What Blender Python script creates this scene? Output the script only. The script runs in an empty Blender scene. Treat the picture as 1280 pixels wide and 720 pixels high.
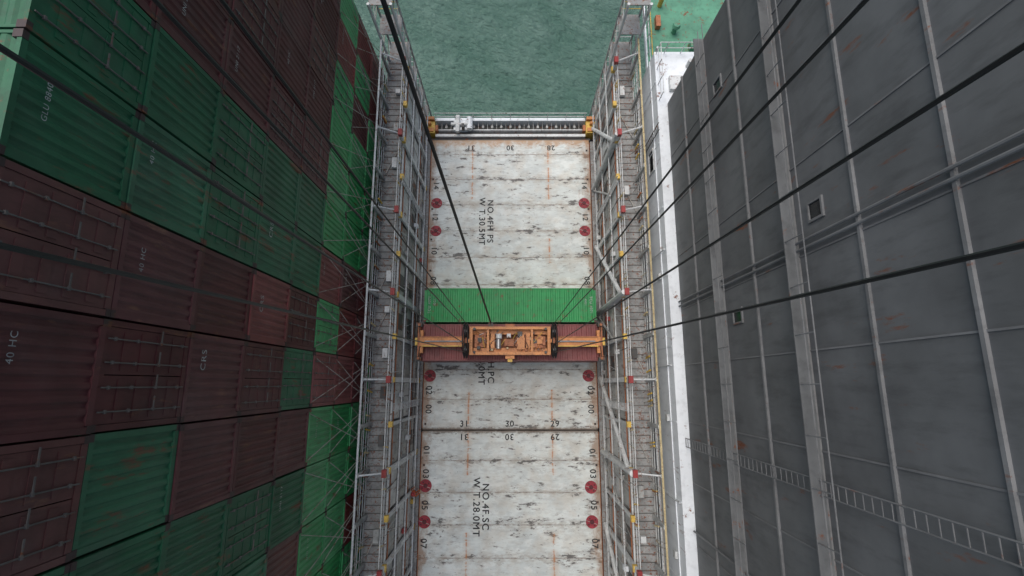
import bpy, math, random
from mathutils import Vector, Matrix
random.seed(11)
scene=bpy.context.scene
col=scene.collection

# ---------------------------------------------------------------- materials
def nmath(nt,op,a,b=None,c=None,clamp=False):
    n=nt.nodes.new('ShaderNodeMath'); n.operation=op; n.use_clamp=clamp
    for i,v in enumerate((a,b,c)):
        if v is None: continue
        if isinstance(v,(int,float)): n.inputs[i].default_value=v
        else: nt.links.new(v,n.inputs[i])
    return n.outputs[0]
def mixc(nt,fac,a,b):
    n=nt.nodes.new('ShaderNodeMix'); n.data_type='RGBA'
    if isinstance(fac,(int,float)): n.inputs[0].default_value=fac
    else: nt.links.new(fac,n.inputs[0])
    for i,v in ((6,a),(7,b)):
        if isinstance(v,tuple): n.inputs[i].default_value=(*v[:3],1)
        else: nt.links.new(v,n.inputs[i])
    return n.outputs[2]
def noise(nt,vec,scale,detail=4,rough=.55,stretch=None):
    if stretch:
        m=nt.nodes.new('ShaderNodeMapping'); m.inputs['Scale'].default_value=stretch
        nt.links.new(vec,m.inputs['Vector']); vec=m.outputs[0]
    n=nt.nodes.new('ShaderNodeTexNoise'); n.inputs['Scale'].default_value=scale
    n.inputs['Detail'].default_value=detail; n.inputs['Roughness'].default_value=rough
    nt.links.new(vec,n.inputs['Vector']); return n.outputs['Fac']
def ramp(nt,fac,lo,hi):
    n=nt.nodes.new('ShaderNodeMapRange'); n.clamp=True
    nt.links.new(fac,n.inputs[0]); n.inputs[1].default_value=lo; n.inputs[2].default_value=hi
    return n.outputs[0]
def base(name):
    m=bpy.data.materials.new(name); m.use_nodes=True
    nt=m.node_tree; return m,nt,nt.nodes['Principled BSDF']
def geo(nt): return nt.nodes.new('ShaderNodeNewGeometry').outputs['Position']
def dirty(name,c,rough=.55,var=.35,rust=.0,scale=1.2,rustc=(.16,.05,.018),streak=(1,1,.25),metal=0,dark=.35,objvar=0):
    m,nt,b=base(name); p=geo(nt)
    n1=noise(nt,p,scale*.5,5,.6); n2=noise(nt,p,scale*3,6,.65,streak)
    f=ramp(nt,n1,.35,.65)
    c2=tuple(x*(1-var) for x in c)
    o=mixc(nt,f,c,c2)
    o=mixc(nt,nmath(nt,'MULTIPLY',ramp(nt,n2,.50,.66),dark),o,tuple(x*.25 for x in c))
    if rust>0:
        n3=noise(nt,p,scale*2.2,8,.7,streak)
        o=mixc(nt,ramp(nt,n3,.62-rust*.25,.70-rust*.2),o,rustc)
    if objvar:
        oi=nt.nodes.new('ShaderNodeObjectInfo')
        h=nt.nodes.new('ShaderNodeHueSaturation'); nt.links.new(o,h.inputs['Color'])
        nt.links.new(nmath(nt,'MULTIPLY_ADD',oi.outputs['Random'],objvar,1-objvar*.6),h.inputs['Value'])
        nt.links.new(nmath(nt,'MULTIPLY_ADD',oi.outputs['Random'],-.2,1.0),h.inputs['Saturation'])
        o=h.outputs[0]
        o=mixc(nt,nmath(nt,'MULTIPLY',ramp(nt,noise(nt,p,.45,6,.65),.5,.7),.10),o,(.25,.24,.22))
    nt.links.new(o,b.inputs['Base Color']); b.inputs['Roughness'].default_value=rough
    b.inputs['Metallic'].default_value=metal
    bp=nt.nodes.new('ShaderNodeBump'); bp.inputs['Strength'].default_value=.25; bp.inputs['Distance'].default_value=.02
    nt.links.new(n2,bp.inputs['Height']); nt.links.new(bp.outputs[0],b.inputs['Normal'])
    return m
M={}
M['green']=dirty('container_green',(.012,.34,.085),.5,.25,.12,objvar=.3)
M['green2']=dirty('container_dark_green',(.010,.15,.06),.6,.35,.2,objvar=.4)
M['red']=dirty('container_oxide_red',(.23,.032,.030),.55,.35,.12,objvar=.3)
M['maroon']=dirty('container_maroon',(.11,.017,.018),.6,.35,.12,objvar=.5)
M['brown']=dirty('container_brown',(.13,.032,.026),.6,.35,.15,objvar=.4)
M['casting']=dirty('container_casting',(.05,.03,.028),.6,.4,.3)
M['grey']=dirty('bridge_grey_paint',(.44,.45,.43),.6,.4,.25,scale=1.5,dark=.5)
M['lgrey']=dirty('bridge_light_grey',(.64,.66,.65),.55,.25,.18,scale=2)
M['dgrey']=dirty('bridge_dark_steel',(.10,.10,.095),.7,.4,.4)
M['grate']=dirty('walkway_grating',(.29,.295,.285),.7,.4,.32,scale=3)
M['yellow']=dirty('yellow_paint',(.70,.46,.08),.5,.3,.2,scale=4)
M['cream']=dirty('cream_paint',(.60,.50,.28),.5,.3,.25,scale=4)
M['redp']=dirty('red_paint',(.33,.03,.03),.5,.3,.1,scale=4)
M['orange']=dirty('spreader_orange',(.66,.26,.075),.5,.35,.2,scale=3)
M['orange2']=dirty('spreader_orange_dull',(.42,.15,.06),.6,.4,.3,scale=4)
M['black']=dirty('black_rubber',(.012,.012,.012),.6,.2)
M['rope']=dirty('greased_wire_rope',(.010,.011,.012),.5,.3)
M['white']=dirty('deckhouse_white',(.76,.80,.82),.5,.10,.06,scale=.8,dark=.18)
M['slate']=dirty('casing_grey',(.14,.147,.148),.7,.35,.02,scale=.6,dark=.35)
M['slate2']=dirty('casing_trim_grey',(.19,.195,.195),.7,.3,.06,scale=1)
M['glass']=dirty('dark_glass',(.01,.012,.014),.15,.2)
M['gdeck']=dirty('deck_green_paint',(.10,.30,.19),.6,.35,.2)
M['deck']=dirty('deck_red_brown',(.10,.05,.04),.7,.4,.4)
M['hull']=dirty('hull_paint',(.03,.06,.05),.6,.3,.2)
M['steel']=dirty('bare_steel',(.42,.42,.42),.4,.3,.1,metal=.5,scale=4)
M['doorrod']=dirty('door_rod',(.12,.11,.10),.5,.3,.2,scale=4)
M['circ']=dirty('crimson_disc',(.33,.022,.04),.6,.35,.1,scale=4)
M['circd']=dirty('crimson_dark',(.10,.012,.018),.6,.35,.1,scale=4)
M['mark']=dirty('stencil_black',(.03,.032,.032),.7,.5,0,scale=5)
M['wmark']=dirty('stencil_white',(.5,.52,.5),.6,.5,.1,scale=5)
M['rod']=dirty('galvanised_rod',(.40,.38,.34),.5,.3,.35,scale=2)
M['cloth']=dirty('orange_coverall',(.55,.12,.03),.8,.3)
M['skin']=dirty('skin',(.45,.24,.16),.6,.1)

def hatch_mat():
    m,nt,b=base('hatch_cover_paint'); p=geo(nt)
    s=nt.nodes.new('ShaderNodeSeparateXYZ'); nt.links.new(p,s.inputs[0])
    X,Y=s.outputs[0],s.outputs[1]
    mul=lambda a,c: nmath(nt,'MULTIPLY',a,c)
    A=(.68,.72,.685); Bc=(.55,.59,.57)
    o=mixc(nt,ramp(nt,noise(nt,p,.35,6,.6),.4,.6),A,Bc)
    pc=nmath(nt,'FLOOR',nmath(nt,'DIVIDE',nmath(nt,'ADD',Y,3.25),2.15))
    wn=nt.nodes.new('ShaderNodeTexWhiteNoise'); wn.noise_dimensions='1D'; nt.links.new(pc,wn.inputs['W'])
    o=mixc(nt,mul(wn.outputs['Value'],.6),o,(.49,.53,.515))
    o=mixc(nt,mul(ramp(nt,noise(nt,p,1.3,8,.68,(.6,1.5,1)),.50,.60),.40),o,(.39,.42,.41))
    o=mixc(nt,mul(ramp(nt,noise(nt,p,3.5,8,.7,(.5,1.6,1)),.52,.62),.28),o,(.33,.34,.32))
    o=mixc(nt,mul(ramp(nt,noise(nt,p,.9,5,.6,(.7,1.3,1.7)),.56,.60),.40),o,(.74,.77,.74))
    o=mixc(nt,mul(ramp(nt,noise(nt,p,.8,6,.6),.46,.64),.34),o,(.48,.40,.30))
    yy=nmath(nt,'DIVIDE',nmath(nt,'ADD',Y,3.25),2.15)
    fr=nmath(nt,'ABSOLUTE',nmath(nt,'SUBTRACT',nmath(nt,'FRACT',nmath(nt,'ADD',yy,.5)),.5))
    d=mul(fr,2.15)
    line=nmath(nt,'SUBTRACT',1,ramp(nt,d,.02,.055))
    soft=nmath(nt,'SUBTRACT',1,ramp(nt,d,.0,.5))
    o=mixc(nt,mul(mul(soft,ramp(nt,noise(nt,p,2.2,7,.7,(.7,1.6,1)),.45,.57)),.55),o,(.29,.23,.165))
    o=mixc(nt,mul(mul(line,ramp(nt,noise(nt,p,1.0,6,.7,(1.2,.3,1)),.36,.58)),.75),o,(.19,.15,.12))
    patch=ramp(nt,noise(nt,p,.22,3,.5),.38,.60)
    def scuff(sc,st,gain,seed):
        mp=nt.nodes.new('ShaderNodeMapping'); mp.inputs['Location'].default_value=(seed,seed*1.7,0); nt.links.new(p,mp.inputs['Vector'])
        n1=noise(nt,mp.outputs[0],sc,9,.72,st)
        return nmath(nt,'ADD',nmath(nt,'ADD',n1,mul(soft,gain)),mul(patch,.04))
    bias=scuff(.8,(.9,2.6,1),.045,3.1)
    o=mixc(nt,mul(ramp(nt,bias,.57,.62),.45),o,(.29,.27,.24))
    o=mixc(nt,mul(ramp(nt,bias,.625,.636),.88),o,(.085,.08,.075))
    bias=scuff(2.2,(1.0,2.2,1),.04,17.3)
    o=mixc(nt,mul(ramp(nt,bias,.645,.66),.85),o,(.11,.10,.09))
    o=mixc(nt,mul(ramp(nt,noise(nt,p,4.5,6,.72,(1,2.0,1)),.64,.665),.75),o,(.23,.14,.085))
    ax=nmath(nt,'ABSOLUTE',X)
    wob=nmath(nt,'MULTIPLY_ADD',noise(nt,p,1.5,3),.16,-.08)
    dx=nmath(nt,'ABSOLUTE',nmath(nt,'SUBTRACT',nmath(nt,'ADD',ax,wob),3.05))
    l2=nmath(nt,'SUBTRACT',1,ramp(nt,dx,.02,.08))
    halo=nmath(nt,'SUBTRACT',1,ramp(nt,dx,.0,.35))
    def seg(lo,hi): return mul(nmath(nt,'GREATER_THAN',Y,lo),nmath(nt,'LESS_THAN',Y,hi))
    sg=nmath(nt,'ADD',nmath(nt,'ADD',seg(14.4,19),seg(-6.4,-.4)),nmath(nt,'ADD',seg(-22,-10.2),mul(seg(9.2,11.2),nmath(nt,'GREATER_THAN',X,0))))
    brk=ramp(nt,noise(nt,p,2.6,7,.8,(.3,1,1)),.42,.54)
    o=mixc(nt,mul(mul(mul(halo,sg),brk),.35),o,(.48,.27,.13))
    o=mixc(nt,mul(mul(mul(l2,sg),brk),.85),o,(.44,.18,.065))
    e=ramp(nt,nmath(nt,'ADD',ax,nmath(nt,'MULTIPLY_ADD',noise(nt,p,1.4,8,.75,(1,.6,1)),3.6,-1.8)),5.7,6.35)
    o=mixc(nt,mul(e,.75),o,(.27,.155,.085))
    e2=ramp(nt,nmath(nt,'ADD',Y,nmath(nt,'MULTIPLY_ADD',noise(nt,p,1.4,8,.75),2.6,-1.3)),18.85,19.4)
    o=mixc(nt,mul(e2,.75),o,(.38,.20,.08))
    ye=ramp(nt,nmath(nt,'ADD',nmath(nt,'ABSOLUTE',nmath(nt,'ADD',Y,3.3)),nmath(nt,'MULTIPLY_ADD',noise(nt,p,2.5,6,.7),-.7,.35)),.10,.25)
    o=mixc(nt,mul(nmath(nt,'SUBTRACT',1,ye),.8),o,(.12,.085,.06))
    nt.links.new(o,b.inputs['Base Color']); b.inputs['Roughness'].default_value=.6
    bp=nt.nodes.new('ShaderNodeBump'); bp.inputs['Strength'].default_value=.5; bp.inputs['Distance'].default_value=.04
    nt.links.new(nmath(nt,'SUBTRACT',noise(nt,p,1.2,6,.6),mul(line,.4)),bp.inputs['Height']); nt.links.new(bp.outputs[0],b.inputs['Normal'])
    return m
M['hatch']=hatch_mat()
def sea_mat():
    m,nt,b=base('sea_water'); p=geo(nt)
    wp=nt.nodes.new('ShaderNodeMapping'); wp.inputs['Rotation'].default_value=(0,0,.5); nt.links.new(p,wp.inputs['Vector']); q=wp.outputs[0]
    a=noise(nt,q,.25,8,.6,(.8,1.3,1)); c=noise(nt,q,1.0,8,.62,(.8,1.3,1)); w=noise(nt,p,.03,3,.5)
    o=mixc(nt,ramp(nt,a,.36,.64),(.105,.205,.16),(.175,.285,.235))
    o=mixc(nt,nmath(nt,'MULTIPLY',ramp(nt,c,.42,.60),.6),o,(.08,.165,.13))
    o=mixc(nt,nmath(nt,'MULTIPLY',ramp(nt,w,.4,.6),.4),o,(.20,.305,.255))
    o=mixc(nt,nmath(nt,'MULTIPLY',ramp(nt,noise(nt,q,1.6,7,.7,(.9,1.3,1)),.60,.70),.35),o,(.36,.47,.42))
    nt.links.new(o,b.inputs['Base Color']); b.inputs['Roughness'].default_value=.2
    b.inputs['IOR'].default_value=1.33
    h=nmath(nt,'ADD',nmath(nt,'MULTIPLY',a,1.6),nmath(nt,'MULTIPLY',c,.8))
    bp=nt.nodes.new('ShaderNodeBump'); bp.inputs['Strength'].default_value=1; bp.inputs['Distance'].default_value=1.3
    nt.links.new(h,bp.inputs['Height']); nt.links.new(bp.outputs[0],b.inputs['Normal'])
    return m
M['sea']=sea_mat()

# ---------------------------------------------------------------- mesh builder
class B:
    def __init__(s): s.v=[];s.f=[];s.mi=[];s.mats=[]
    def m(s,k):
        if k not in s.mats: s.mats.append(k)
        return s.mats.index(k)
    def quad(s,pts,k):
        i=len(s.v); s.v+= [tuple(p) for p in pts]; s.f.append(tuple(range(i,i+len(pts)))); s.mi.append(s.m(k))
    def box(s,x0,x1,y0,y1,z0,z1,k):
        if x0>x1:x0,x1=x1,x0
        if y0>y1:y0,y1=y1,y0
        i=len(s.v)
        s.v+=[(x0,y0,z0),(x1,y0,z0),(x1,y1,z0),(x0,y1,z0),(x0,y0,z1),(x1,y0,z1),(x1,y1,z1),(x0,y1,z1)]
        for q in ((3,2,1,0),(4,5,6,7),(0,1,5,4),(1,2,6,5),(2,3,7,6),(3,0,4,7)):
            s.f.append(tuple(i+j for j in q)); s.mi.append(s.m(k))
    def tube(s,p,q,r,k,n=6,r2=None):
        p=Vector(p);q=Vector(q);d=(q-p).normalized(); r2=r if r2 is None else r2
        a=d.orthogonal().normalized(); b=d.cross(a); i=len(s.v)
        for c,rr in ((p,r),(q,r2)):
            for j in range(n):
                t=2*math.pi*j/n; s.v.append(tuple(c+a*rr*math.cos(t)+b*rr*math.sin(t)))
        for j in range(n):
            s.f.append((i+j,i+(j+1)%n,i+n+(j+1)%n,i+n+j)); s.mi.append(s.m(k))
        s.f.append(tuple(i+j for j in reversed(range(n)))); s.mi.append(s.m(k))
        s.f.append(tuple(i+n+j for j in range(n))); s.mi.append(s.m(k))
    def poly(s,pts,r,k,n=6):
        for a,b in zip(pts,pts[1:]): s.tube(a,b,r,k,n)
    def corr(s,o,u,lu,v,lv,nrm,depth,pitch,k):
        o=Vector(o);u=Vector(u);v=Vector(v);nrm=Vector(nrm)
        n=max(1,round(lu/pitch)); pt=lu/n; prof=[]
        for j in range(n):
            for a,d in ((0,0),(.30,0),(.5,1),(.8,1)):
                prof.append(((j+a)*pt,d*depth))
        prof.append((lu,0))
        i=len(s.v)
        for a,d in prof:
            s.v.append(tuple(o+u*a-nrm*d)); s.v.append(tuple(o+u*a-nrm*d+v*lv))
        for j in range(len(prof)-1):
            s.f.append((i+2*j,i+2*j+2,i+2*j+3,i+2*j+1)); s.mi.append(s.m(k))
    def mesh(s,name):
        me=bpy.data.meshes.new(name); me.from_pydata(s.v,[],s.f)
        for k in s.mats: me.materials.append(M[k])
        me.polygons.foreach_set('material_index',s.mi); me.update(); return me
    def obj(s,name,parent=None,loc=(0,0,0)):
        o=bpy.data.objects.new(name,s.mesh(name)); col.objects.link(o); o.location=loc
        if parent: o.parent=parent
        return o
def empty(name,loc=(0,0,0)):
    e=bpy.data.objects.new(name,None); e.empty_display_size=.5; e.location=loc; col.objects.link(e); return e
def textmesh(txt,size,k,bold=0):
    cu=bpy.data.curves.new('t','FONT'); cu.body=txt; cu.size=size; cu.align_x='CENTER'; cu.align_y='CENTER'
    cu.space_character=1.15
    o=bpy.data.objects.new('t',cu); col.objects.link(o); bpy.context.view_layer.update()
    me=bpy.data.meshes.new_from_object(o); bpy.data.objects.remove(o)
    if bold:
        vs=[v.co.copy() for v in me.vertices]; fs=[tuple(p.vertices) for p in me.polygons]
        V=[];F=[]
        for k2,(dx,dy) in enumerate(((0,0),(bold,0),(-bold,0),(0,bold),(0,-bold))):
            i=len(V); V+=[(v.x+dx,v.y+dy,k2*.0015) for v in vs]; F+=[tuple(i+j for j in f) for f in fs]
        me=bpy.data.meshes.new('stencil'); me.from_pydata(V,[],F); me.update()
    me.materials.clear(); me.materials.append(M[k]); return me
def label(name,txt,size,k,loc,rot,parent,bold=0):
    o=bpy.data.objects.new(name,textmesh(txt,size,k,bold)); col.objects.link(o); o.location=loc; o.rotation_euler=rot; o.parent=parent; return o

# ---------------------------------------------------------------- containers
def container_mesh(c,doors=False,H=2.59,L=12.19,full=True):
    b=B(); W=2.44; x=L/2; y=W/2; p=.14
    for sx in (-1,1):
        for sy in (-1,1):
            b.box(sx*x,sx*(x-p),sy*y,sy*(y-p),.12,H-.12,c)
            for z in (0,H-.12): b.box(sx*(x+.006),sx*(x-.18),sy*(y+.006),sy*(y-.16),z-.003*(z==0),z+.12+.006*(z>0),'casting')
        b.box(sx*(x-.005),sx*(x-.1),-y+.16,y-.16,.0,.16,c)
        b.box(sx*(x-.005),sx*(x-.1),-y+.16,y-.16,H-.14,H-.01,c)
    for sy in (-1,1):
        b.box(-x+.18,x-.18,sy*(y-.005),sy*(y-.09),0,.16,c)
        b.box(-x+.18,x-.18,sy*(y-.005),sy*(y-.07),H-.09,H-.012,c)
        b.corr((-x+p,sy*(y-.012),.16),(1,0,0),L-2*p,(0,0,1),H-.25,(0,sy,0),.04,.28,c)
    b.corr((-x+.1,-y+.07,H-.03),(1,0,0),L-.2,(0,1,0),W-.14,(0,0,1),.035,.32,c)
    b.quad([(-x+.1,-y+.05,.03),(x-.1,-y+.05,.03),(x-.1,y-.05,.03),(-x+.1,y-.05,.03)],'casting')
    for sx in (-1,1):
        if doors and sx>0:
            for a0,a1 in ((-y+.15,-.012),(.012,y-.15)):
                b.box(x-.05,x-.02,a0,a1,.17,H-.15,c)
                for zz in (.45,1.0,1.55,2.1): b.box(x-.02,x-.004,a0+.08,a1-.08,zz,zz+.22,c)
                for f in (.25,.75):
                    yy=a0+(a1-a0)*f
                    b.tube((x+.02,yy,.1),(x+.02,yy,H-.08),.018,'doorrod',6)
                    for zz in (.3,1.1,1.9,H-.3): b.box(x-.0,x+.05,yy-.04,yy+.04,zz,zz+.05,'doorrod')
                    b.box(x+.03,x+.05,yy,yy+.32,1.12,1.155,'doorrod')
        else:
            b.corr((sx*(x-.02),-y+p,.16),(0,1,0),W-2*p,(0,0,1),H-.3,(sx,0,0),.045,.27,c)
    return b.mesh('container_body')
def working(name,mesh,loc):
    o=bpy.data.objects.new(name,mesh); o.location=loc; col.objects.link(o)
    return o
gm=container_mesh('green'); GH=2.59
gc=working('green_container',gm,(0,5.5,.02))
for sx in (-1,1):
    label('roof_code','TCU 4071',.26,'wmark',(sx*5.72,0,GH+.004),(0,0,-sx*math.pi/2),gc)
    label('roof_size','45G1',.2,'wmark',(sx*5.35,0.2,GH+.004),(0,0,-sx*math.pi/2),gc)
rm=container_mesh('red',H=2.9)
rc=working('red_container',rm,(0,2.75,1.0))

meshes=[]
for c in ('green','green2','red','maroon','brown'):
    for d in (False,True): meshes.append((c,d,container_mesh(c,d,H=2.88)))
def getm(c,d): return next(m for cc,dd,m in meshes if cc==c and dd==d)
stack=empty('container_stack')
labs=[textmesh('GLU 8840',.17,'wmark'),textmesh('UNI 2117',.2,'wmark'),textmesh('40 HC',.2,'wmark'),textmesh('CRS',.32,'wmark'),textmesh('TRK 5502\n   45G1',.15,'wmark')]
rows=[20.2-2.5*k for k in range(17)]
plan={0:'red',1:'red',2:'green',3:'green',4:'green',5:'green',6:'red',7:'green',8:'red',9:'green',10:'green',11:'red',12:'green'}
# long runs of colour in the upper tiers, loaded row by row
upper={0:'m',1:'m',2:'m',3:'m',4:'m',5:'g',6:'g',7:'m',8:'m',9:'m',10:'g',11:'m',12:'g',13:'m'}
for r,y in enumerate(rows):
    for t in range(10):
        z=.05+2.9*t
        if t<=4:
            w=[(plan.get(r,'green'),8),('green',3),('red',2),('maroon',1.5)]
        else:
            g=upper.get(r,'m')=='g'
            w=[('green2',8),('maroon',1.5)] if g else [('maroon',7),('brown',3),('red',1),('green2',1.2)]
        c=random.choices([a for a,_ in w],[b_ for _,b_ in w])[0]
        d=random.random()<.22
        o=bpy.data.objects.new('container',getm(c,d)); col.objects.link(o); o.parent=stack
        o.location=(-8.85-6.095+random.uniform(-.04,.04),y+random.uniform(-.015,.015),z)
        if not d and random.random()<.5 :
            l=bpy.data.objects.new('end_code',random.choice(labs)); col.objects.link(l); l.parent=o
            l.location=(6.095+.004,random.uniform(.1,.5),random.choice([2.2,2.35,2.0])); l.rotation_euler=(math.pi/2,0,math.pi/2)
for r,y in enumerate(rows):
    c=random.choice(['maroon','brown','green2'])
    o=bpy.data.objects.new('container',getm(c,False)); col.objects.link(o); o.parent=stack
    o.location=(-8.85-6.095-12.9,y,.05+2.9*9)

b=B()
for y in rows:
    for s in (-1,1):
        for (z0,z1) in ((7.75,11.6),(7.75,14.5),(5.1,8.7)):
            b.tube((-8.2,y-s*1.05,z0),(-8.83,y+s*1.0,z1),.02,'rod',5)
            b.tube((-8.2,y-s*1.05,z0),(-8.32,y-s*.6,z0+.7),.045,'yellow' if random.random()<.3 else 'dgrey',5)
b.obj('lashing_rods')

# ---------------------------------------------------------------- lashing bridges
def bridge(s):
    b=B(); xi=6.95; xo=8.1; Y0,Y1=-23.5,21.3
    def box(x0,x1,*a): b.box(s*x0,s*x1,*a)
    lev=[0.0,2.5,5.05,7.6]
    for z in lev:
        box(xi-.02,xo,Y0,Y1,z-.06,z,'grate')
        box(xi-.10,xi-.025,Y0,Y1,z-.14,z+.05,'lgrey')
        box(xo+.005,xo+.08,Y0,Y1,z-.14,z+.05,'grey')
    yy=Y0
    while yy<Y1:
        box(xi,xo,yy,yy+.04,lev[3]+.003,lev[3]+.03,'dgrey'); yy+=.42
    ys=[20.25-2.5*k for k in range(18)]
    for i,y in enumerate(ys):
        big=(i%2==0)
        w=.15 if big else .09
        box(xi-.24,xi-.105,y-w,y+w,-1.8,8.9 if big else 8.2,'lgrey')
        box(xo-.16,xo-.02,y-.1,y+.1,-1.8,9.8,'grey')
        box(xi-.3,xi-.08,y-.16,y+.16,7.95,8.25,'yellow')
        if big:
            box(xi-.30,xi-.06,y-.2,y+.2,8.9,9.2,'redp')
            box(xi-.28,xi-.245,y-.18,y+.18,.05,.5,'yellow')
            b.tube((s*(xi-.17),y,8.9),(s*(xo-.1),y,9.75),.05,'lgrey')
        if s>0 and i%4 in(0,):
            b.tube((s*(xi-.3),y+.2,.2),(s*(xi-.25),y-4.9,7.8),.14,'lgrey',8)
        if s>0 and i%4==2:
            b.tube((s*(xi-.34),y,.1),(s*(xi-.30),y,9.0),.17,'lgrey',8)
            b.tube((s*(xi-.3),y-.2,.2),(s*(xi-.25),y-2.4,5.0),.08,'grey',8)
        for j,z in enumerate(lev[:3]):
            h=lev[j+1]-z
            r=random.random()
            if r<.93:
                box(xi+.0,xi+.04,y-2.5+w+.03,y-w-.03,z+.12+.25*(r<.2),z+h-.2,'grey' if r<.6 else 'lgrey')
                if r<.25:
                    box(xi-.03,xi-.003,y-1.9,y-.9,z+.5,z+1.6,'dgrey')
            if random.random()<.35:
                yb=y-random.uniform(.5,2)
                box(xi-.28,xi-.03,yb-.14,yb+.14,z+.3,z+.75,random.choice(['yellow','lgrey','lgrey','redp','dgrey','grey','white']))
        for k in range(5):
            yr=y-random.uniform(.2,2.3); z0=random.choice([.1,2.6,5.1]); 
            b.tube((s*(xi-.08),yr,z0),(s*(xi-.12),yr+random.uniform(-.5,.5),z0+random.uniform(2,3.6)),.02,random.choice(['rod','rod','dgrey','lgrey']),5)
        for k in range(3):
            yr=y-random.uniform(.2,2.3)
            b.tube((s*(xo-.3),yr,7.7),(s*(xo+.02),yr+random.uniform(-.6,.6),9.6),.022,'rod',5)
        for k in range(3):
            yr=y-random.uniform(.3,2.2); xr=random.choice([xi-.02,xo-.1])
            b.tube((s*xr,yr,7.9),(s*(xr+.05),yr+.1,8.5),.055,random.choice(['yellow','cream','orange2']),6)
        if random.random()<.6:
            ya=y-random.uniform(.9,1.8); box(xi+.25,xi+.55,ya,ya+random.uniform(.3,.7),7.65,7.9,random.choice(['yellow','lgrey','dgrey','lgrey','grey']))
        if random.random()<.5:
            b.tube((s*(xi+.2),y-.4,7.7),(s*(xo-.2),y-2.1,7.72),.03,'rod')
    for x,z,r,k in ((xi-.28,.75,.045,'lgrey'),(xi-.05,1.9,.04,'orange2'),(xi-.27,3.5,.03,'lgrey'),(xi-.05,4.4,.04,'rod'),(xi-.27,6.0,.03,'lgrey'),
                    (xi-.05,7.0,.04,'orange2'),(xi-.02,8.15,.025,'lgrey'),(xi-.02,8.65,.03,'lgrey'),(xo+.02,8.15,.025,'lgrey'),(xo+.02,8.65,.03,'lgrey'),
                    (xo-.05,9.78,.06,'cream' if s>0 else 'lgrey'),(xo-.05,9.2,.03,'rod'),(xi-.26,2.1,.02,'rod')):
        b.tube((s*x,Y0,z),(s*x,Y1,z),r,k)
    y=Y0
    while y<Y1:
        for x in (xi-.02,xo+.02): b.tube((s*x,y,7.6),(s*x,y,8.67),.022,'cream' if s>0 else 'lgrey',5)
        b.tube((s*(xi-.12),y,0),(s*(xi-.12),y,1.0),.02,'yellow' if int(y*3)%3==0 else 'lgrey',5)
        y+=1.25
    for x in (xi-.15,xo):
        b.tube((s*x,Y1,-2),(s*x,Y1,12.6),.09,'lgrey',8)
        b.tube((s*x,Y1+1.3,-2),(s*x,Y1+1.3,12.6),.07,'grey',8)
        for z in range(0,13):
            b.tube((s*x,Y1,z),(s*x,Y1+1.3,z+(.9 if z%2 else -.0)),.03,'lgrey',5)
            b.tube((s*x,Y1,z),(s*x,Y1+1.3,z),.03,'rod',5)
    for z in (0,2.5,5.05,7.6,10.1,12.5):
        b.box(s*(xi-.2),s*xo,Y1+.01,Y1+1.4,z-.05,z,'grate')
        for dz in (.55,1.1):
            b.tube((s*(xi-.15),Y1+1.35,z+dz),(s*xo,Y1+1.35,z+dz),.025,'yellow' if z==10.1 else 'lgrey',5)
    for y in (12.2,-1.5,-14):
        for dy in (0,.4): b.tube((s*(xi-.3),y+dy,0),(s*(xi-.3),y+dy,8.6),.025,'lgrey',5)
        for k in range(28): b.tube((s*(xi-.3),y,.3+.3*k),(s*(xi-.3),y+.4,.3+.3*k),.015,'lgrey',4)
    return b.obj('lashing_bridge')
bridge(-1); bridge(1)

# ---------------------------------------------------------------- hatch covers
def hatch(y0,y1,nm,lines,ty,nums):
    b=B(); e=6.38
    b.box(-e,e,y0,y1,-.9,0,'hatch')
    b.box(-e-.09,-e-.003,y0+.1,y1-.1,-.5,-.18,'orange2'); b.box(e+.003,e+.09,y0+.1,y1-.1,-.5,-.18,'orange2')
    y=y0+.4
    while y<y1-.2:
        for x in (-6.18,6.18):
            b.box(x-.07,x+.07,y-.07,y+.07,.001,.035,'casting')
        y+=2.5
    o=b.obj(nm)
    for i,(t,x) in enumerate(lines):
        label('stencil_text',t,.66,'mark',(x,ty,.005),(0,0,-math.pi/2),o,.014)
    for (t,x,y,r,s) in nums: label('stencil_number',t,s,'mark',(x,y,.005),(0,0,r),o,.013)
    return o
pi=math.pi
h=-pi/2
hatch(5.7,19.5,'hatch_cover',[('NO.4FH PS',-1.6),('W T.30.5MT',-2.25)],12.6,
   [('31',-3.2,18.85,pi,.6),('30',.0,18.85,pi,.6),('28',3.3,18.85,pi,.6),
    ('14',-5.95,15.6,h,.6),('12',-5.95,12.95,h,.6),('10',-5.95,10.2,h,.6),('08',-5.95,7.8,h,.6),('14',5.9,15.6,h,.6),('12',5.9,12.95,h,.6),('10',5.9,10.2,h,.6),('08',5.9,7.8,h,.6)])
hatch(-3.25,5.64,'hatch_cover',[('NO.4FH.PC',-1.45),('W T.25.0MT',-2.15)],1.9,
   [('31',-3.35,-2.85,0,.6),('30',-.05,-2.85,0,.6),('29',3.25,-2.85,0,.6),
    ('02',-6.0,-.45,h,.6),('00',-6.0,-1.8,h,.6),('02',5.9,-.45,h,.6),('00',5.9,-1.8,h,.6)])
hatch(-13.6,-3.33,'hatch_cover',[('NO.4F.SC',-1.75),('W T.28.0MT',-2.4)],-8.5,
   [('31',-3.35,-3.75,pi,.6),('30',-.05,-3.75,pi,.6),('29',3.25,-3.75,pi,.6),
    ('01',-6.05,-4.7,h,.6),('03',-6.05,-6.3,h,.6),('05',-6.05,-8.4,h,.6),('07',-6.05,-10.9,h,.6),
    ('01',5.9,-4.9,h,.6),('03',5.9,-6.3,h,.6),('05',5.9,-8.4,h,.6),('07',5.9,-10.9,h,.6)])
hatch(-23.5,-13.68,'hatch_cover',[('NO.4F.SS',-1.75)],-18,[])
b=B()
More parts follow.
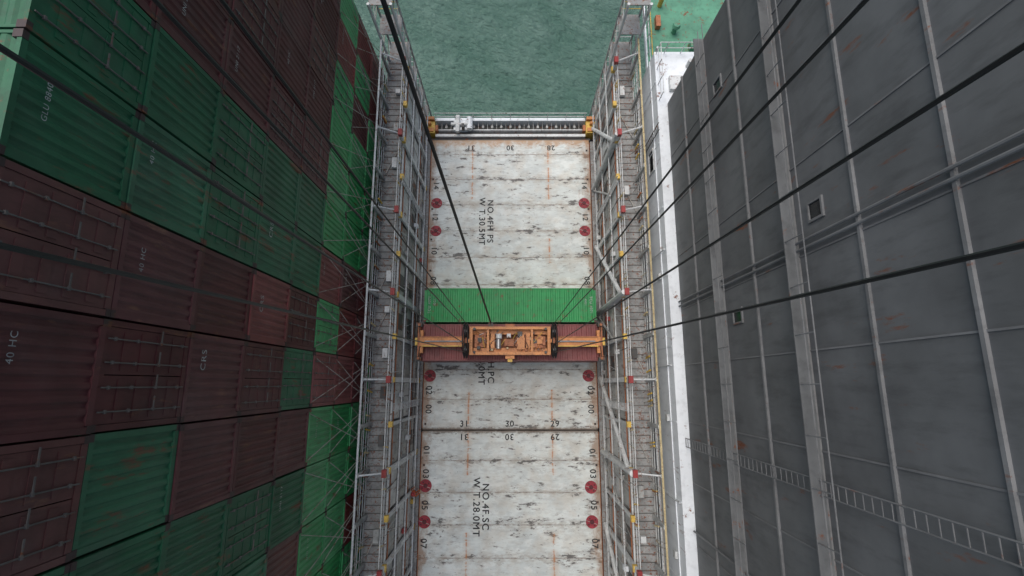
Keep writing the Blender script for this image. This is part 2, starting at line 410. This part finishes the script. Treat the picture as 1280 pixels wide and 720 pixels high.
for x,y in [(-5.85,14.1),(-5.85,11.8),(5.85,14.1),(5.85,11.8),(-5.95,.6),(5.8,.6),(-6.02,-7.1),(-6.02,-9.5),(5.75,-7.2),(5.75,-9.5),(-6.02,-15),(5.75,-15)]:
    b.tube((x,y,.005),(x,y,.05),.44,'circ',28,.42)
    b.tube((x,y,.05),(x,y,.10),.16,'circd',16,.14)
    for k in range(4):
        a=k*pi/2+.6
        b.box(x+.28*math.cos(a)-.05,x+.28*math.cos(a)+.05,y+.28*math.sin(a)-.05,y+.28*math.sin(a)+.05,.051,.09,'circd')
    b.tube((x-.4,y+.1,.07),(x+.35,y-.15,.07),.02,'rod',5)
b.obj('lashing_socket_discs')

# ---------------------------------------------------------------- ship side structure
b=B()
b.box(-120,120,-24,21.6,-2.4,-1.9,'deck')
b.box(-120,120,-24,21.7,-24,-2.41,'hull')
b.obj('ship_hull')
b=B()
b.box(-6.5,6.5,19.55,19.72,-1.9,-.12,'dgrey')
b.box(-6.1,6.1,19.78,20.0,-.6,.12,'lgrey')
b.box(-6.1,6.1,20.01,21.0,-.6,-.45,'dgrey')
b.box(-6.1,6.1,21.1,21.35,-1.9,.25,'white')
b.box(-6.1,6.1,20.42,20.5,-.44,-.05,'lgrey')
x=-6.0
k=0
while x<6.05:
    b.box(x-.02,x+.02,20.501,21.09,-.12,-.06,'grey' )
    if k%2==0: b.box(x-.09,x+.09,20.6,20.8,-.44,.02,'grey')
    if k%4==0: b.tube((x,21.22,.25),(x,21.22,1.2),.025,'lgrey',5)
    x+=.375; k+=1
for z in (.7,1.2): b.tube((-6.1,21.22,z),(6.1,21.22,z),.03,'lgrey')
b.box(-4.6,-3.5,20.2,21.0,.04,.45,'white'); b.tube((-4.8,20.6,.6),(-3.3,20.6,.6),.14,'lgrey',10)
b.box(-4.4,-4.1,19.9,21.3,.46,.8,'lgrey'); b.box(-3.9,-3.7,20.1,20.4,.46,1.1,'dgrey')
b.tube((-3.3,20.2,.5),(-3.3,21.2,.5),.25,'white',12)
b.obj('ship_side_rail')
for s in (-1,1):
    b=B()
    b.box(s*6.12,s*6.85,19.9,20.9,-.6,.5,'yellow'); b.box(s*6.2,s*6.7,20.0,20.3,.503,.6,'orange')
    b.box(s*5.9,s*6.118,20.2,20.7,-.3,.3,'orange2'); b.tube((s*6.5,20.6,.5),(s*6.5,20.6,.9),.12,'orange',8)
    b.box(s*6.15,s*6.8,20.95,21.2,-.3,.75,'orange')
    b.obj('corner_guide_post')

# ---------------------------------------------------------------- deckhouse
dh=empty('deckhouse'); XW=8.85
b=B()
b.box(XW,30,-24,20,-1.9,10.2,'white')
for z in (.6,3.4,6.3,9.2): b.box(XW-.05,XW-.003,-24,20,z,z+.08,'white')
for y in range(-22,20,4): b.box(XW-.03,XW-.002,y,y+.06,-1.9,10.1,'white')
b.obj('lower_walls',dh)
b=B()
b.box(9.45,30,-24,16.5,10.21,34,'slate')
for z in (12.8,15.7,18.6,21.5,24.4,27.3): b.box(9.36,9.447,-24,16.5,z,z+.10,'slate2')
for y in range(-23,16,3): b.box(9.42,9.446,y,y+.05,10.3,33,'slate2')
b.obj('upper_walls',dh)
b=B()
def win(y0,y1,z0,z1,x=XW,f='lgrey'):
    b.box(x-.02,x-.003,y0,y1,z0,z1,'glass')
    for (a,c,d,e) in ((y0-.08,y0,z0-.08,z1+.08),(y1,y1+.08,z0-.08,z1+.08),(y0,y1,z1,z1+.08),(y0,y1,z0-.08,z0)):
        b.box(x-.07,x-.003,a,c,d,e,f)
win(17.2,19.4,4.0,6.0); win(11.6,14.8,4.2,6.0); win(12.9,14.2,8.0,8.9)
for y in (-18,-9,2.5,13): win(y,y+.5,16.6,17.3,9.45,'slate2')
for y in (-14,-6,5): win(y,y+.5,22.4,23.0,9.45,'slate2')
b.obj('windows',dh)
b=B()
X0=XW-.6
for dx in (X0+.05,X0+.45):
    b.tube((dx,15.2,2.2),(dx,11.2,6.4),.05,'dgrey')
    b.tube((dx,15.2,3.2),(dx,11.2,7.4),.025,'lgrey')
for k in range(18):
    f=k/17; b.box(X0+.02,X0+.48,15.2-4*f-.1,15.2-4*f+.1,2.2+4.2*f,2.24+4.2*f,'dgrey')
b.box(X0,XW-.06,9.8,11.2,6.36,6.42,'grate'); b.box(X0,XW-.07,11.0,11.25,6.43,6.75,'orange2')
for y in (9.8,10.5,11.2): b.tube((X0+.02,y,6.4),(X0+.02,y,7.4),.025,'lgrey')
b.tube((X0+.02,9.8,7.4),(X0+.02,11.2,7.4),.025,'lgrey')
for dy in (0,.45): b.tube((XW-.12,14.6+dy,7.2),(XW-.12,14.6+dy,10.6),.03,'dgrey')
for k in range(11): b.tube((XW-.12,14.6,7.3+.3*k),(XW-.12,15.05,7.3+.3*k),.02,'dgrey',5)
for y in (7.5,1.0,-6.0): b.tube((XW-.1,y,-1.5),(XW-.1,y,10.1),.04,'lgrey',6)
for y in (6.0,-2.0,-9.0): b.box(XW-.15,XW-.01,y,y+.35,8.6,9.0,'lgrey')
for (z,x,ya,yb) in ((15.7,8.95,-24,16.5),(21.5,8.95,-24,16.5)):
    b.box(x,9.357,ya,yb,z+.11,z+.16,'slate')
    for dz in (.5,1.0): b.tube((x+.03,ya,z+.15+dz),(x+.03,yb,z+.15+dz),.02,'slate2',5)
    y=ya
    while y<yb: b.tube((x+.03,y,z+.15),(x+.03,y,z+1.15),.02,'slate2',5); y+=1.5
for y in (4.2,4.45,-7.3): b.tube((9.33,y,10.3),(9.33,y,33),.05,'slate2',8)
for dy in (0,.42): b.tube((9.2,-3.2+dy,10.3),(9.2,-3.2+dy,30),.025,'slate2',5)
for k in range(60): b.tube((9.2,-3.2,10.3+.33*k),(9.2,-2.78,10.3+.33*k),.014,'slate2',4)
b.obj('stairs_and_galleries',dh)
b=B()
b.box(XW,22,20.01,27,8.3,8.6,'white'); b.box(XW+.1,22,20.05,26.9,8.601,8.62,'gdeck')
for z in (9.1,9.6): 
    b.tube((XW+.1,20.1,z),(XW+.1,26.9,z),.03,'yellow' if z>9.3 else 'lgrey'); b.tube((XW+.1,26.9,z),(22,26.9,z),.03,'lgrey')
    b.tube((XW+.1,20.1,z),(22,20.1,z),.03,'lgrey')
for k in range(8): b.tube((XW+.1,20.1+.97*k,8.6),(XW+.1,20.1+.97*k,9.62),.03,'lgrey')
for k in range(12):
    b.tube((9.4+k,26.9,8.6),(9.4+k,26.9,9.62),.03,'lgrey'); b.tube((9.4+k,20.1,8.62),(9.4+k,20.1,9.62),.03,'yellow')
b.tube((10.7,22.6,8.62),(10.7,22.6,9.2),.16,'gdeck',14,.16); b.tube((10.7,22.6,9.2),(10.7,22.6,9.4),.28,'gdeck',14,.20)
b.tube((9.9,24.6,8.62),(9.9,24.6,9.4),.15,'yellow',10)
b.box(11.6,12.6,21.2,21.7,8.63,9.1,'gdeck'); b.box(9.5,9.8,22.8,23.6,8.63,9.0,'orange2')
b.tube((9.4,21,8.62),(9.4,21,9.3),.09,'lgrey',8)
# low fittings on the roof of the white part
b.box(9.6,10.4,17.3,18.2,10.21,10.5,'lgrey'); b.tube((10.8,19,10.21),(10.8,19,10.8),.12,'lgrey',10)
for z in (10.7,11.2): b.tube((XW+.1,16.6,z),(XW+.1,19.9,z),.025,'lgrey'); b.tube((XW+.1,19.9,z),(16,19.9,z),.025,'lgrey')
for k in range(4): b.tube((XW+.1,16.7+1.05*k,10.2),(XW+.1,16.7+1.05*k,11.2),.025,'lgrey')
for k in range(7): b.tube((XW+.6+k,19.9,10.2),(XW+.6+k,19.9,11.2),.025,'lgrey')
b.obj('wing_deck',dh)

# ---------------------------------------------------------------- spreader
b=B(); cy=2.75; z0=3.98
for s in (-1,1):
    b.box(-2.75,2.75,cy+s*.62-.14,cy+s*.62+.14,z0+.15,z0+.75,'orange')
    b.box(-2.75,2.75,cy+s*.62-.18,cy+s*.62+.18,z0+.752,z0+.79,'orange')
    b.box(s*2.6,s*5.95,cy-.30,cy+.30,z0+.2,z0+.62,'orange')
    b.box(s*2.6,s*5.8,cy-.34,cy-.27,z0+.621,z0+.68,'yellow'); b.box(s*2.6,s*5.8,cy+.27,cy+.34,z0+.621,z0+.68,'orange2')
    b.box(s*2.8,s*3.1,cy-.42,cy+.42,z0+.14,z0+.72,'orange2')
    b.tube((s*3.1,cy+.0,z0+.70),(s*5.6,cy+.0,z0+.70),.05,'steel',8)
    b.box(s*5.95,s*6.12,cy-1.22,cy+1.22,z0+.10,z0+.48,'orange2')
    b.box(s*5.75,s*5.95,cy-.75,cy+.75,z0+.15,z0+.5,'orange')
    for t in (-1,1):
        b.box(s*5.85,s*6.2,cy+t*1.0,cy+t*1.26,z0-.02,z0+.55,'dgrey')
        b.tube((s*6.0,cy+t*1.1,z0+.55),(s*6.0,cy+t*1.1,z0+.72),.09,'orange2',8)
        b.tube((s*6.15,cy+t*.9,z0+.4),(s*6.32,cy+t*1.12,z0-.35),.05,'dgrey')
        b.tube((s*5.9,cy,z0+.55),(s*6.0,cy+t*1.0,z0+.6),.025,'black',6)
    b.box(s*6.1,s*6.26,cy-.25,cy+.25,z0+.12,z0+.6,'yellow')
for x in (-2.7,-1.9,-.95,.0,.95,1.9,2.7): b.box(x-.09,x+.09,cy-.48,cy+.48,z0+.2,z0+.7,'orange' if abs(x)>1 else 'orange2')
b.box(-2.6,2.6,cy-.45,cy+.45,z0+.16,z0+.2,'orange2')
hz=z0+.85
for s in (-1,1):
    b.box(-2.62,2.62,cy+s*.82-.09,cy+s*.82+.09,hz,hz+.42,'orange')
    b.box(s*2.42,s*2.62,cy-.73,cy+.73,hz,hz+.42,'orange')
    b.box(s*1.35,s*1.5,cy-.73,cy+.73,hz+.05,hz+.36,'orange')
    for t in (-1,1): b.tube((s*2.3,cy+t*.75,z0+.7),(s*2.3,cy+t*.75,hz+.55),.09,'dgrey',8)
b.tube((-.75,cy+.12,hz+.12),(-.75,cy-.5,hz+.12),.17,'steel',12)
b.tube((-.72,cy+.45,hz+.2),(-.72,cy+.15,hz+.2),.2,'lgrey',12)
b.box(-.35,.25,cy-.35,cy+.1,hz-.05,hz+.3,'orange2'); b.box(-.2,.05,cy+.2,cy+.45,hz-.05,hz+.4,'lgrey')
b.box(.45,.95,cy-.55,cy+.2,hz-.05,hz+.25,'orange'); b.box(.5,.8,cy+.3,cy+.6,hz,hz+.3,'dgrey')
b.box(1.05,1.3,cy-.5,cy+.5,hz-.02,hz+.18,'orange'); b.box(-1.25,-1.0,cy-.5,cy+.4,hz-.02,hz+.3,'orange')
b.box(-2.3,-1.6,cy-.4,cy+.4,hz-.1,hz+.08,'orange2'); b.box(1.6,2.3,cy-.45,cy+.3,hz-.1,hz+.15,'orange2')
b.box(1.75,2.1,cy-.2,cy+.1,hz+.151,hz+.3,'orange')
b.box(-2.1,-1.85,cy-.1,cy+.2,hz+.081,hz+.25,'dgrey')
b.box(-.3,.3,cy-1.15,cy-.915,hz-.1,hz+.2,'orange'); b.box(-.15,.15,cy-1.35,cy-1.151,hz-.1,hz+.1,'yellow')
b.box(-.3,.3,cy+.915,cy+1.1,hz-.1,hz+.2,'orange2')
for k in range(26):
    x=random.uniform(-2.3,2.3); y=cy+random.uniform(-.65,.65); z=hz+random.uniform(.0,.3)
    b.poly([(x,y,z),(x+random.uniform(-.4,.4),y+random.uniform(-.2,.2),z+.12),(x+random.uniform(-.7,.7),cy+random.uniform(-.7,.7),z)],.02,random.choice(['black','orange','yellow','steel']),5)
for k in range(22):
    x=random.uniform(-2.3,2.3); y=cy+random.uniform(-.6,.6); w=random.uniform(.05,.14)
    b.box(x-w,x+w,y-w,y+w,hz-.1,hz+random.uniform(.12,.42),random.choice(['orange','orange2','dgrey','cream','orange']))
for s in (-1,1):
    X=s*2.84
    for t in (-1,1):
        b.tube((X-.05,cy+t*.6,hz+.55),(X+.05,cy+t*.6,hz+.55),.42,'black',24)
        b.tube((X-.1,cy+t*.6,hz+.55),(X+.1,cy+t*.6,hz+.55),.10,'steel',12)
    for xo_ in (-.16,.16):
        n=28
        pts=[(X+xo_*(1-.55*abs(math.cos(2*pi*j/n))**3),cy+1.12*math.cos(2*pi*j/n),hz+.55+.55*math.sin(2*pi*j/n)) for j in range(n+1)]
        b.poly(pts,.04,'black',6)
    b.box(X-.08,X+.08,cy-.15,cy+.15,hz-.05,hz+.45,'orange2')
    b.box(s*2.6,s*2.78,cy-.12,cy+.12,hz+.1,hz+.35,'orange')
b.obj('container_spreader')

b=B()
def ext(p,q,zt):
    p=Vector(p);q=Vector(q); f=(zt-p.z)/(q.z-p.z); return p+(q-p)*f
for s in (-1,1):
    for ya,yb in ((3.84,3.8),(3.5,3.15),(2.5,2.0),(2.0,1.0)):
        p=(s*2.84,ya,5.3); q=(s*2.9+.1,yb,29)
        b.tube(p,ext(p,q,52),.021,'rope',6)
b.obj('hoist_ropes')
b=B()
p=(-1.25,3.9,5.0);q=(-2.34,7.0,29)
P=Vector(p);Q=ext(p,q,52); pts=[]
for i in range(25):
    f=i/24; v=P.lerp(Q,f); v.x+=.25*math.sin(pi*f)*.3; pts.append(v)
b.poly(pts,.055,'rope',8)
b.box(-1.4,-1.1,3.65,3.95,4.7,5.1,'dgrey')
b.obj('spreader_power_cable')

# ---------------------------------------------------------------- worker on the side walkway
def worker(loc,rot):
    w=empty('dock_worker',loc); w.rotation_euler=(0,0,rot)
    V=[(0,0,.95),(0,0,1.2),(0,0,1.42),(0,.01,1.52),(.19,0,1.40),(.27,.05,1.13),(.22,.25,.98),(-.19,0,1.40),(-.28,-.02,1.13),(-.27,.1,.90),
       (.10,0,.90),(.12,.04,.5),(.12,0,.08),(.12,.14,.04),(-.10,0,.90),(-.13,-.05,.5),(-.13,-.14,.08),(-.13,0,.04)]
    E=[(0,1),(1,2),(2,3),(2,4),(4,5),(5,6),(2,7),(7,8),(8,9),(0,10),(10,11),(11,12),(12,13),(0,14),(14,15),(15,16),(16,17)]
    R=[.15,.15,.17,.07,.08,.055,.04,.08,.055,.04,.10,.075,.055,.045,.10,.075,.055,.045]
    me=bpy.data.meshes.new('body'); me.from_pydata(V,E,[]); o=bpy.data.objects.new('body',me); col.objects.link(o); o.parent=w
    md=o.modifiers.new('s','SKIN'); 
    for i,sv in enumerate(me.skin_vertices[0].data): sv.radius=(R[i],R[i]*.85); sv.use_root=(i==0)
    o.modifiers.new('ss','SUBSURF').levels=1
    me.materials.append(M['cloth'])
    b=B()
    for (x,y,z) in ((.22,.25,.98),(-.27,.1,.90)):
        b.tube((x,y,z),(x,y+.07,z-.05),.04,'skin',8,.035)
        for k in range(4): b.tube((x-.03+.02*k,y+.07,z-.05),(x-.03+.02*k,y+.12+.01*(k in(1,2)),z-.10),.009,'skin',5)
        b.tube((x+.035,y+.02,z-.02),(x+.06,y+.07,z-.04),.01,'skin',5)
    n=12
    for k in range(6):
        a0=pi*k/6-pi/2;a1=pi*(k+1)/6-pi/2
        b.tube((0,.02,1.63+.12*math.sin(a0)),(0,.02,1.63+.12*math.sin(a1)),max(.01,.095*math.cos(a0)),'skin',n,max(.01,.095*math.cos(a1)))
    b.tube((0,.115,1.62),(0,.14,1.60),.018,'skin',6)
    for k in range(4):
        a0=pi/2*k/4;a1=pi/2*(k+1)/4
        b.tube((0,.01,1.67+.13*math.sin(a0)),(0,.01,1.67+.13*math.sin(a1)),.135*math.cos(a0),'redp',16,max(.005,.135*math.cos(a1)))
    b.tube((0,.04,1.665),(0,.04,1.68),.165,'redp',16)
    b.box(-.16,.16,-.165,-.15,1.0,1.35,'yellow')
    b.obj('head_hands_helmet',w)
worker((-6.62,-7.35,0.0),-.9)
b=B(); b.box(-6.84,-6.48,-23.5,19.4,-.06,-.004,'grate'); b.box(6.48,6.84,-23.5,19.4,-.06,-.004,'grate'); b.obj('side_walkway')

# ---------------------------------------------------------------- sea
me=bpy.data.meshes.new('sea'); S=5000
me.from_pydata([(-S,-S,0),(S,-S,0),(S,S,0),(-S,S,0)],[],[(0,1,2,3)]); me.materials.append(M['sea'])
o=bpy.data.objects.new('sea',me); o.location=(0,0,-22); col.objects.link(o)

# ---------------------------------------------------------------- light, world, camera
d=Vector((-.26,.26,1)).normalized()
w=bpy.data.worlds.new('World'); scene.world=w; w.use_nodes=True; nt=w.node_tree
bg=nt.nodes['Background']; sk=nt.nodes.new('ShaderNodeTexSky'); sk.sky_type='NISHITA'; sk.sun_disc=False
sk.sun_elevation=math.asin(d.z); sk.sun_rotation=math.atan2(d.x,d.y); sk.air_density=1; sk.dust_density=4
nt.links.new(sk.outputs[0],bg.inputs[0]); bg.inputs[1].default_value=.15
sl=bpy.data.lights.new('sun','SUN'); sl.energy=2.0; sl.angle=math.radians(55); sl.color=(1,.98,.95)
so=bpy.data.objects.new('sun',sl); col.objects.link(so)
so.rotation_euler=d.to_track_quat('Z','Y').to_euler()
cam=bpy.data.cameras.new('camera'); co=bpy.data.objects.new('camera',cam); col.objects.link(co)
cam.sensor_width=36; cam.lens=614/1280*36; cam.clip_end=12000; cam.clip_start=.1
co.location=(.13,0,37); co.rotation_euler=(math.radians(11.06),0,0)
scene.camera=co
scene.view_settings.view_transform='Standard'; scene.view_settings.look='None'; scene.view_settings.exposure=0
